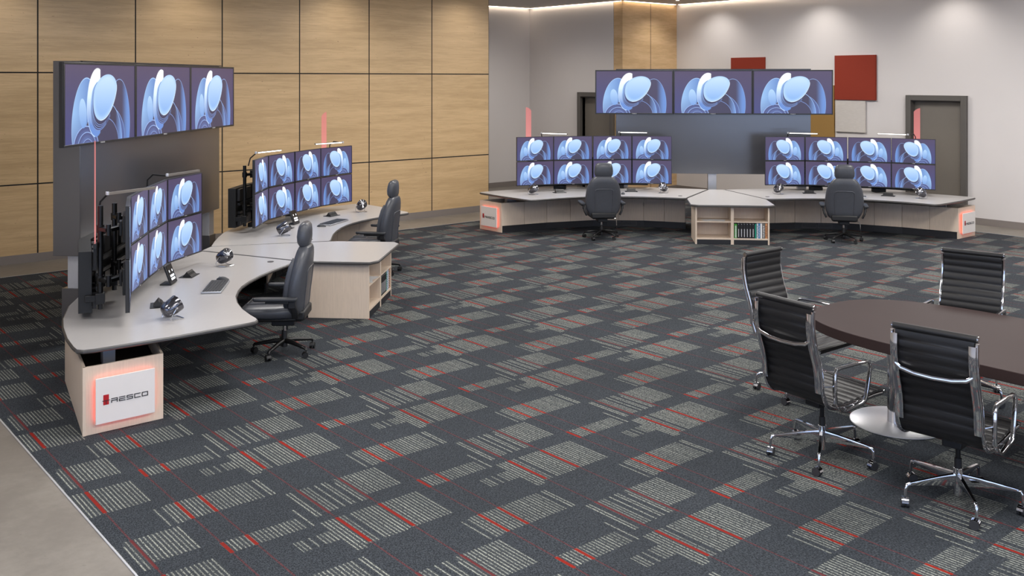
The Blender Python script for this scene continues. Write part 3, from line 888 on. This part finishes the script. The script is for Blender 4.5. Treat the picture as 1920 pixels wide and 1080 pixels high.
def build_console(key):
    cf = CONS[key]; ang = R(cf['ang']); ca, sa = math.cos(ang), math.sin(ang)
    ox = cf['o'][0]*ca-cf['o'][1]*sa; oy = cf['o'][0]*sa+cf['o'][1]*ca
    def W(x, y, z=.0035): return (ox+x*ca-y*sa, oy+x*sa+y*ca, z)
    nm = cf['nm']
    # ---- shelf cabinet in the middle
    t = thing('shelf_cabinet', 'pale oak open shelf cabinet in the middle of the '+nm, 'cabinet', W(0, 0), ang, 'shelf cabinets')
    hw, D, top = .6365, .75, .662
    for s_ in (-1, 1): MB().box(s_*(hw-.014), D/2, top/2, .028, D, top).build('side_panel', M['oak'], t, bevel=.0015)
    MB().box(0, D/4+.01, top/2, .052, D/2+.02, top).build('divider', M['oak'], t, bevel=.0015)
    for s_ in (-1, 1):
        MB().box(s_*(hw/2-.001), .20, .394, hw-.053, .40, .020).build('shelf', M['oak'], t)
        MB().box(s_*(hw/2-.001), .20, .098, hw-.053, .40, .026).build('bottom_board', M['oak'], t)
        MB().box(s_*(hw/2-.001), .012, .0425, hw-.053, .018, .085).build('kick_panel', M['plinth'], t)
    MB().box(0, .41, top/2+.04, 2*hw-.05, .02, top-.08).build('back_panel', M['oak'], t)
    MB().box(0, .37, top-.009, 2*hw-.05, .72, .018).build('top_rail', M['oak'], t)
    MB().box(0, D-.02, top/2, 2*hw-.056, .02, top).build('rear_panel', M['oak'], t)
    books(W, cf, ang, nm)
    for k, (px, py, a) in enumerate(((-.36, .13, .25), (-.26, .12, -.2))):
        t = thing('paper_sheet', ['lower', 'upper'][k]+' loose paper sheet on the upper shelf of the '+nm, 'paper', W(px, py, .4085+k*.002), ang+a, 'papers on the upper shelf')
        MB().box(0, 0, .0007, .30, .21, .0014).build('sheet', M['paper'], t)
    # ---- worktops
    t = thing('middle_worktop', 'pale wedge worktop with bevel cut corners over the shelf cabinet, '+nm, 'worktop', W(0, 1), ang, 'middle worktops')
    t['label'] = 'pale wedge shaped worktop over the shelf cabinet, '+nm
    desk_top(t, C_DESK, (0, 1, 0))
    for s_ in (-1, 1):
        bn = cf['bank'][s_]
        pts = [(s_*x, y) for x, y in S_DESK]
        t = thing('curved_worktop', 'curved pale grey edged worktop of the %s, %s' % (bn, nm), 'worktop', W(s_*2.5, 1.6), ang, 'curved worktops')
        desk_top(t, pts, (s_*2.5, 1.6, 0))
        gr = MB(); gr.lathe([(.001, Z0+.001), (.038, Z0+.001), (.038, Z0+.005), (.030, Z0+.006), (.001, Z0+.006)], 24, org=(s_*.80, 1.16, 0))
        gr.build('cable_grommet', M['edge'], t, (s_*2.5, 1.6, 0))
        # ---- base
        front = [(.66, 1.70), (1.444, 1.889), (2.42, 1.865), (3.314, 1.466), (4.140, .945)]
        t = thing('console_base', 'low cabinet run with lit end sign under the %s, %s' % (bn, nm), 'console base', W(s_*2.5, 1.6), ang, 'console bases')
        off = (s_*2.5, 1.6, 0)
        kick = MB(); deck = []
        for (x0, y0), (x1, y1) in zip(front, front[1:]):
            dx, dy = x1-x0, y1-y0; L = math.hypot(dx, dy); a = math.atan2(dy, dx)
            for h in (0, 1):
                f = .25+.5*h; cx, cy = x0+dx*f, y0+dy*f
                nx, ny = -math.sin(a), math.cos(a)
                MB().box(s_*(cx+nx*.010), cy+ny*.010, .34, L/2-.005, .020, .43, rz=s_*a).build('front_panel', M['oak'], t, off, bevel=.0015)
            kick.box(s_*((x0+x1)/2+nx*.035), (y0+y1)/2+ny*.035, .062, L+.01, .018, .125, rz=s_*a)
        kick.build('kick_panel', M['plinth'], t, off)
        # vent grilles in the kick panel
        (x0, y0), (x1, y1) = front[1], front[2]; a = math.atan2(y1-y0, x1-x0)
        mb = MB()
        for f in (.28, .58):
            cx, cy = x0+(x1-x0)*f, y0+(y1-y0)*f+.022
            mb.box(s_*cx, cy, .098, .27, .012, .008, rz=s_*a); mb.box(s_*cx, cy, .022, .27, .012, .008, rz=s_*a)
            mb.box(s_*(cx-.135), cy, .06, .008, .012, .08, rz=s_*a); mb.box(s_*(cx+.135), cy, .06, .008, .012, .08, rz=s_*a)
            for q in range(5): mb.box(s_*cx, cy+.003, .035+q*.0125, .26, .006, .003, rz=s_*a)
        mb.build('vent_grille', M['edge'], t, off)
        P4, F2, B1 = Vector((4.140, .945)), Vector((4.604, 1.405)), Vector((3.23, 2.345))
        def slab(a, b, th, z0, z1, inward):
            d = (b-a).normalized(); n = Vector((-d.y, d.x))*inward
            p = [a, b, b+n*th, a+n*th]; return [(s_*q.x, q.y) for q in p], z0, z1
        ep = MB(); ep.prism(*slab(P4, F2, .022, 0, .555, 1)); ep = ep.build('end_panel', M['oak'], t, off, bevel=.0015)
        for a_, b_, nme in ((F2, B1, 'rear_panel'), (B1, Vector((2.2, 2.50)), 'rear_panel'), (Vector((2.2, 2.50)), Vector((.62, 2.34)), 'rear_panel')):
            MB().prism(*slab(a_, b_, .022, 0, .555, 1)).build(nme, M['oak'], t, off)
        deck = [(.66, 1.75), (1.444, 1.93), (2.42, 1.905), (3.32, 1.51), (4.13, .99), (4.56, 1.40), (3.23, 2.30), (2.2, 2.46), (.66, 2.30)]
        MB().prism([(s_*x, y) for x, y in deck], .40, .415).build('inner_deck', M['dark_inside'], t, off)
        for lx, ly, la in ((4.02, 1.50, -.58), (2.75, 2.02, -.30), (1.25, 2.12, .1)):
            MB().box(s_*lx, ly, .54, .20, .10, .238, rz=s_*la).build('lift_column', M['alu'], t, off, bevel=.003)
        # sign on the end face
        mid = (P4+F2)/2; d = (F2-P4).normalized(); outw = Vector((d.y, -d.x))
        # frame seen from outside: x to the viewer's right
        rt = d if s_ > 0 else -d
        rt3 = Vector((s_*rt.x, rt.y, 0)); ow3 = Vector((s_*outw.x, outw.y, 0))
        if s_ < 0: rt3 = Vector((-(-d.x), -d.y, 0)); rt3 = Vector((d.x, -d.y, 0))
        c3 = Vector((s_*mid.x, mid.y, .270))
        Mx = Matrix(((rt3.x, -ow3.x, 0, c3.x), (rt3.y, -ow3.y, 0, c3.y), (0, 0, 1, c3.z), (0, 0, 0, 1)))
        bd = MB().box(0, -.038, 0, .478, .016, .370, M4=Mx).build('sign_board', M['white'], t, off, bevel=.001)
        mb = MB(); mb.box(-.1595, -.0470, .005, .044, .002, .082, M4=Mx); mb.build('logo_block', M['logored'], bd, off)
        mb = MB(); mb.box(-.1595, -.0470-.0002, .005, 0.050, .0015, .088, M4=Mx)
        tmp = MB(); letters(tmp, 'T', -.187, -.028, .055, .027, 0, .0045, -.0505, -.047)
        letters(tmp, 'RESCO', -.116, -.026, .045, .030, .017, .0062, -.0495, -.0462)
        tmp.v = [tuple(Mx @ Vector(q)) for q in tmp.v]
        tmp.build('lettering', M['ink'], bd, off)
        mb = MB()
        for bx, bz, sx, sz in ((0, .160, .43, .012), (0, -.160, .43, .012), (-.214, 0, .012, .32), (.214, 0, .012, .32)):
            mb.box(bx, -.016, bz, sx, .010, sz, M4=Mx)
        mb.build('led_strip', M['redled'], bd, off)
        # ---- mount wall behind the monitors
        t = thing('monitor_mount', 'black equipment box, rails and poles behind the %s monitors, %s' % (bn, nm), 'monitor mount', W(s_*2.4, 2.2), ang, 'monitor mounts')
        off = (s_*2.4, 2.2, 0)
        outer = [(3.69, 1.955), (3.02, 2.33), (1.95, 2.53), (1.33, 2.52)]; inn = [(3.645, 1.850), (2.985, 2.222), (1.935, 2.42), (1.335, 2.41)]
        for (a0, a1), (b0, b1) in (((outer[0], outer[1]), (inn[0], inn[1])), ((outer[1], outer[2]), (inn[1], inn[2])), ((outer[2], outer[3]), (inn[2], inn[3]))):
            MB().prism([(s_*p[0], p[1]) for p in (a0, a1, b1, b0)], .76, 1.32).build('equipment_box', M['black'], t, off, bevel=.002)
        for px, py in ((3.09, 2.17), (1.94, 2.36)):
            MB().box(s_*px, py, .7312, .25, .10, .0595).build('pedestal', M['black'], t, off, bevel=.003)
        # modules and slats on the inner face
        mb = MB(); mc = MB()
        for (p0, p1), m_ in (((inn[0], inn[1]), 3), ((inn[1], inn[2]), 4), ((inn[2], inn[3]), 2)):
            dx, dy = p1[0]-p0[0], p1[1]-p0[1]; L = math.hypot(dx, dy); a = math.atan2(dy, dx); nx, ny = math.sin(a), -math.cos(a)
            if ny > 0: nx, ny = -nx, -ny
            for z in (.98, 1.10): mc.box(s_*((p0[0]+p1[0])/2+nx*.05), (p0[1]+p1[1])/2+ny*.05, z, L, .035, .035, rz=s_*a)
            for k in range(m_):
                f = (k+.5)/m_
                for zz, hh in ((1.22, .17), (.86, .15)):
                    MB().box(s_*(p0[0]+dx*f+nx*.022), p0[1]+dy*f+ny*.022, zz, L/m_*.6, .035, hh, rz=s_*a).build('power_module', M['bezel'], t, off, bevel=.002)
        mc.build('cable_rail', M['satin'], t, off)
        for k in range(4):
            (x0, y0), (x1, y1) = ARC[k], ARC[k+1]; a = math.atan2(y1-y0, x1-x0); nx, ny = -math.sin(a), math.cos(a)
            cx, cy = (x0+x1)/2, (y0+y1)/2; dd = .24 if k < 3 else .25
            px, py = cx+nx*dd, cy+ny*dd; pz = 1.74 if k == 3 else 1.66
            pole = MB().cyl((s_*px, py, .80), (s_*px, py, pz), .024, 16).build('pole', M['satin'], t, off)
            MB().box(s_*px, py, .90, .10, .08, .10, rz=s_*a).box(s_*(px+nx*.06), py+ny*.06, .90, .05, .14, .06, rz=s_*a).build('pole_clamp', M['satin'], pole, off, bevel=.004)
            for z in (1.07, 1.53):
                mb = MB(); q = Vector((s_*px, py, z)); r_ = Vector((s_*(cx+nx*.105), cy+ny*.105, z)); sd = Vector((math.cos(a)*.11, math.sin(a)*.11*s_*1, 0))
                sd = Vector((s_*math.cos(a)*.11, math.sin(a)*.11, 0))
                mid_ = (q+r_)/2+sd
                mb.tube([q, mid_], .02, 10, flat=(.030, .020)); mb.tube([mid_, r_], .02, 10, flat=(.030, .020)); mb.cyl(mid_-Vector((0, 0, .05)), mid_+Vector((0, 0, .05)), .022, 14)
                mb.cyl(q-Vector((0, 0, .035)), q+Vector((0, 0, .035)), .034, 14)
                am = mb.build('swing_arm', M['satin'], t, off)
                MB().box(s_*(cx+nx*.078), cy+ny*.078, z, .13, .022, .13, rz=s_*a).build('mount_plate', M['satin'], am, off, bevel=.002)
        # ---- monitors
        order = ARC if s_ > 0 else [(-x, y) for x, y in reversed(ARC)]
        num = ['first', 'second', 'third', 'fourth']
        for row in (0, 1):
            for k in range(4):
                (x0, y0), (x1, y1) = order[k], order[k+1]; a = math.atan2(y1-y0, x1-x0)
                p = W((x0+x1)/2, (y0+y1)/2, .832+row*.474)
                place(P_mon[s_ > 0].get(), p, ang+a, '%s row monitor, %s from left on the %s, %s' % (['lower', 'upper'][row], num[k], bn, nm), 'monitors with blue petal wallpaper')
        # ---- beacon
        p = W(s_*3.69, 1.795, 1.40)
        place(P_bea.get(), p, ang+(R(27) if s_ < 0 else PI+R(-27)) + (PI if s_ < 0 else 0)*0, 'red lit upright status blade at the outer end of the %s, %s' % (bn, nm), 'red status blades')
        # ---- small things on the desk
        for (fx, fy, tx, ty, wd) in ((3.56, 1.13, 2.6, .4, 'outer'), (1.08, 1.62, 1.6, .5, 'inner')):
            a = math.atan2(ty-fy, s_*(tx-fx))
            place(P_fan.get(), W(s_*fx, fy, Z0+.0045), ang+a, 'small gunmetal desk fan on the %s end of the %s, %s' % (wd, bn, nm), 'desk fans')
        for (fx, fy, ra, wd) in ((3.07, 1.49, -.42, 'outer'), (1.69, 1.78, -.06, 'inner')):
            place(P_out.get(), W(s_*fx, fy, Z0+.0045), ang+s_*ra, 'black pop up power outlet, %s one on the %s, %s' % (wd, bn, nm), 'pop up power outlets')
        sx = (2.10, 1.775) if s_ < 0 else (2.15, 1.775)
        place(P_ph.get(), W(s_*sx[0], sx[1], Z0+.0045), ang-s_*.12, 'dark intercom phone with white keys on the %s, %s' % (bn, nm), 'intercom phones')
        place(P_kb.get(), W(s_*2.25 if s_ < 0 else 2.32, 1.25, Z0+.0045), ang-s_*.22, 'silver keyboard with dark keys on the %s, %s' % (bn, nm), 'keyboards')
        place(P_ms.get(), W(-1.86 if s_ < 0 else 1.94, 1.33, Z0+.0045), ang, 'dark mouse beside the keyboard on the %s, %s' % (bn, nm), 'mice')
    # ---- light bars
    bars = [((-3.44, 1.81, 1.83), (-2.935, 1.60)), ((-1.92, 1.93, 1.85), (-1.32, 1.79)), ((1.36, 2.12, 1.84), (1.90, 1.925)), ((3.40, 1.40, 1.86), (2.93, 1.74))]
    nmz = [('outer', -1), ('inner', -1), ('inner', 1), ('outer', 1)]
    for (j, e), (wd, s_) in zip(bars, nmz):
        a = math.atan2(e[1]-j[1], e[0]-j[0])
        lk = (1 if e[0] > j[0] else -1, key == 'timber' and s_ < 0, {-3.44: .10, -1.92: .24, 1.36: .12, 3.40: .36}[j[0]])
        if lk not in P_lamp: P_lamp[lk] = Proto(make_lamp(*lk))
        o = P_lamp[lk].get(); place(o, W(*j), ang+a, 'slim light bar over the %s monitors of the %s, %s' % (wd, cf['bank'][s_], nm), 'light bars above the monitors')
    # ---- tower with suspended displays
    t = thing('display_tower', 'tall charcoal display tower on aluminium columns behind the '+nm, 'display tower', W(0, 3.04), ang, 'display towers')
    MB().box(0, 3.055, 2.02, 3.92, .31, 2.14).build('tower_panel', M['tower'], t, (0, 3.04, 0), bevel=.003)
    for x_ in (-1.80, 0, 1.80):
        MB().box(x_, 3.02, .74, .17, .13, .42).build('lift_column', M['alu'], t, (0, 3.04, 0), bevel=.003)
        MB().box(x_, 3.04, .292, .22, .20, .584).build('column_base', M['towerside'], t, (0, 3.04, 0), bevel=.003)
    MB().box(0, 2.885, 3.085, 3.92, .03, .014).build('mounting_rail', M['bezel'], t, (0, 3.04, 0))
    for k in range(3):
        place(P_tv.get(), W(-1.593+k*1.593, 2.845, 2.170), ang, 'large %s suspended display of the tower behind the %s' % (['first', 'middle', 'last'][k], nm), 'large suspended displays')
    return W, ang

W1, A1 = build_console('timber')
W2, A2 = build_console('back')
# operator chairs (facing given in the console frame)
for (Wf, an, x, y, f, lab) in ((W1, A1, -2.13, .55, 97, 'charcoal leather operator chair at the near wing of the timber wall console'),
                          (W1, A1, 2.12, .50, 86, 'charcoal leather operator chair at the far wing of the timber wall console'),
                          (W2, A2, -2.27, .50, 100, 'charcoal leather operator chair at the left wing of the pale wall console'),
                          (W2, A2, 2.02, .52, 80, 'charcoal leather operator chair at the right wing of the pale wall console')):
    place(P_op.get(), Wf(x, y, .0035), an+R(f), lab, 'operator chairs')

# ------------------------------------------------------------------ meeting table and chairs
def make_meeting_chair():
    t = thing('meeting_chair', 'x', 'chair')
    path = [(-.415, 1.235), (-.418, 1.10), (-.392, .96), (-.345, .82), (-.325, .72), (-.318, .63), (-.298, .56), (-.250, .512), (-.17, .492), (-.05, .488), (.10, .497), (.25, .512), (.375, .512)]
    # smooth resample (Catmull-Rom)
    P_ = [Vector((a, b)) for a, b in path]; P_ = [P_[0]*2-P_[1]]+P_+[P_[-1]*2-P_[-2]]
    dense = []
    for i in range(1, len(P_)-2):
        for q in range(12):
            u = q/12; a, b, c, d = P_[i-1], P_[i], P_[i+1], P_[i+2]
            dense.append(.5*((2*b)+(c-a)*u+(2*a-5*b+4*c-d)*u*u+(3*b-a-3*c+d)*u**3))
    dense.append(P_[-2])
    s_ = [0]
    for a, b in zip(dense, dense[1:]): s_.append(s_[-1]+(b-a).length)
    tot = s_[-1]; step = .008; N = int(tot/step); pts = []
    j = 0
    for k in range(N+1):
        d = tot*k/N
        while j < len(s_)-2 and s_[j+1] < d: j += 1
        u = (d-s_[j])/max(1e-6, s_[j+1]-s_[j]); pts.append((dense[j].lerp(dense[j+1], u), d))
    pitch = tot/21
    rings = []
    for k, (p, d) in enumerate(pts):
        a = pts[max(0, k-1)][0]; c = pts[min(N, k+1)][0]; tg = (c-a).normalized(); n = Vector((-tg.y, tg.x))
        th = .007+.0085*abs(math.sin(PI*d/pitch))**.55
        hw = .252+.008*min(1, d/.5)
        pa, pb = p+n*th, p-n*(.007+(th-.007)*.65)
        rings.append([(pa.x, -hw, pa.y), (pa.x, hw, pa.y), (p.x, hw+.006, p.y), (pb.x, hw, pb.y), (pb.x, -hw, pb.y), (p.x, -hw-.006, p.y)])
    up = MB().loft(rings).build('ribbed_seat', M['black_leather'], t, sharp=60)
    for rx, rz_, rr_ in ((-.415, 1.245, .023), (.385, .508, .018)):
        MB().cyl((rx, -.268, rz_), (rx, .268, rz_), rr_, 20).build('edge_roll', M['black_leather'], up)
        for sg in (-1, 1): MB().cyl((rx, sg*.268, rz_), (rx, sg*.277, rz_), rr_*.82, 18).build('roll_cap', M['chrome'], up)
    for sg in (-1, 1):
        rp = [(p.x-.012 if p.y > .6 else p.x, sg*.272, p.y-(.012 if p.y <= .6 else 0)) for p, d in pts[2::4]]
        rl = MB().tube(rp, .01, 12, flat=(.010, .016))
        br = rl.build('side_rail', M['chrome'], t)
        # broad aluminium strap behind the back
        q = [(p.x-.034, sg*.250, p.y) for p, d in pts if p.y > .60][4::5]
        st = MB().tube(q, .01, 12, flat=(.024, .007)); st.build('back_strap', M['chrome'], br)
        arm = [(-.245, .60), (-.247, .68), (-.243, .755), (-.225, .782), (-.19, .787), (0, .790), (.115, .788), (.145, .775), (.155, .745), (.135, .64), (.108, .53), (.09, .498), (.06, .485), (-.02, .474), (-.12, .462), (-.165, .468), (-.205, .495), (-.235, .54)]
        ar = MB().tube([(a, sg*.315, b) for a, b in arm], .012, 10, closed=True, flat=(.015, .010)).build('arm_loop', M['chrome'], t)
        for a_, b_ in (((-.246, sg*.305, .66), (-.315, sg*.276, .66)), ((.0, sg*.315, .474), (.0, sg*.27, .480)), ((-.10, sg*.315, .464), (-.10, sg*.27, .480))):
            MB().cyl(a_, b_, .006, 8).build('arm_bracket', M['chrome'], ar)
    sp = [(-.428, -.262, 1.055), (-.436, -.245, 1.00), (-.440, -.21, .975), (-.447, -.12, .958), (-.45, 0, .953), (-.447, .12, .958), (-.440, .21, .975), (-.436, .245, 1.00), (-.428, .262, 1.055)]
    MB().tube(sp, .01, 12, flat=(.014, .009)).build('back_stretcher', M['chrome'], t)
    MB().tube([(.02, -.26, .474), (.02, -.15, .455), (.02, 0, .45), (.02, .15, .455), (.02, .26, .474)], .012, 10).build('seat_stretcher', M['chrome'], t)
    MB().box(-.02, 0, .435, .20, .13, .055).box(-.02, 0, .466, .13, .10, .03).build('tilt_mechanism', M['shell'], t, bevel=.008)
    lv = MB().tube([(.0, .06, .435), (.02, .24, .43)], .005, 8).build('height_lever', M['chrome'], t)
    MB().cyl((.02, .23, .43), (.024, .30, .428), .010, 12).build('lever_grip', M['shell'], lv)
    MB().cyl((0, 0, .30), (0, 0, .42), .0165, 16).build('gas_lift', M['satin'], t)
    hb = MB().cyl((0, 0, .06), (0, 0, .245), .030, 24).build('base_hub', M['chrome'], t, bevel=.003)
    MB().cyl((0, 0, .24), (0, 0, .31), .024, 20).build('lift_sleeve', M['shell'], hb)
    for k in range(5):
        a = 2*PI*k/5; c, s = math.cos(a), math.sin(a)
        rr = []
        for r_, zt, dp, w_ in ((.02, .205, .085, .016), (.12, .196, .065, .015), (.22, .184, .045, .0135), (.32, .171, .028, .012), (.365, .165, .021, .011)):
            n_ = []
            for (lw, lz) in ((-1, -.25), (-.75, 0), (.75, 0), (1, -.25), (.35, -1), (-.35, -1)):
                n_.append((r_*c-s*lw*w_, r_*s+c*lw*w_, zt+lz*dp))
            rr.append(n_)
        leg = MB().loft(rr); leg.tube([(.355*c, .355*s, .156), (.378*c, .378*s, .150), (.388*c, .388*s, .125), (.392*c, .392*s, .078)], [.011, .0125, .011, .010], 10)
        leg = leg.build('leg', M['chrome'], t, sharp=50)
        caster(leg, .392*c, .392*s, a+1.1, .031, M['chrome'], M['rubber'])
    return t
P_mc = Proto(make_meeting_chair())
def mc(x, y, f, lab): place(P_mc.get(), (x, y, .0035), R(f), lab, 'meeting chairs around the oval table')
mc(6.58, 4.15, -7, 'black ribbed chair seen from behind, nearer the rounded table end')
mc(6.57, 3.10, 5.5, 'black ribbed chair seen from behind beside the long table edge, second from the table end')
mc(7.75, 5.115, -91.6, 'black ribbed chair facing the rounded end of the dark table')
mc(8.82, 4.14, 190.5, 'black ribbed chair across the dark table, its padded front facing the camera')

TZ = .85; tcx, thw, ty1 = 7.84, .815, 4.885; ty0 = -.4
t = thing('meeting_table', 'long dark brown oval meeting table with chairs around its end', 'table', (tcx, (ty0+ty1)/2, 0), 0)
out = []
b_ = 1.38; n_ = 2.7
for k in range(49):
    a = PI*k/48; c, s = math.cos(a), math.sin(a)
    out.append((tcx+thw*math.copysign(abs(c)**(2/n_), c), ty1-b_+b_*abs(s)**(2/n_)))
for k in range(49):
    a = PI*k/48; c, s = -math.cos(a), math.sin(a)
    out.append((tcx+thw*math.copysign(abs(c)**(2/n_), c), ty0+b_-b_*abs(s)**(2/n_)))
cl = [out[0]]
for p in out[1:]:
    if math.hypot(p[0]-cl[-1][0], p[1]-cl[-1][1]) > 1e-3: cl.append(p)
if math.hypot(cl[0][0]-cl[-1][0], cl[0][1]-cl[-1][1]) < 1e-3: cl.pop()
MB().prism(cl, TZ-.085, TZ).build('tabletop', M['table'], t, (tcx, (ty0+ty1)/2, 0), bevel=.004, sharp=30)
for yy in (4.145, ty0+ty1-4.12):
    pd = MB().lathe([(.085, .012), (.085, TZ-.12)], 40, org=(7.71, yy, 0)).build('pedestal', M['chrome'], t, (tcx, (ty0+ty1)/2, 0))
    MB().lathe([(.001, .008), (.385, .008), (.385, .014), (.375, .020), (.001, .022)], 64, org=(7.71, yy, 0)).build('floor_disc', M['steel'], pd, (tcx, (ty0+ty1)/2, 0))
    MB().lathe([(.001, TZ-.125), (.20, TZ-.125), (.20, TZ-.0855), (.001, TZ-.0855)], 40, org=(7.71, yy, 0)).build('top_plate', M['satin'], pd, (tcx, (ty0+ty1)/2, 0))
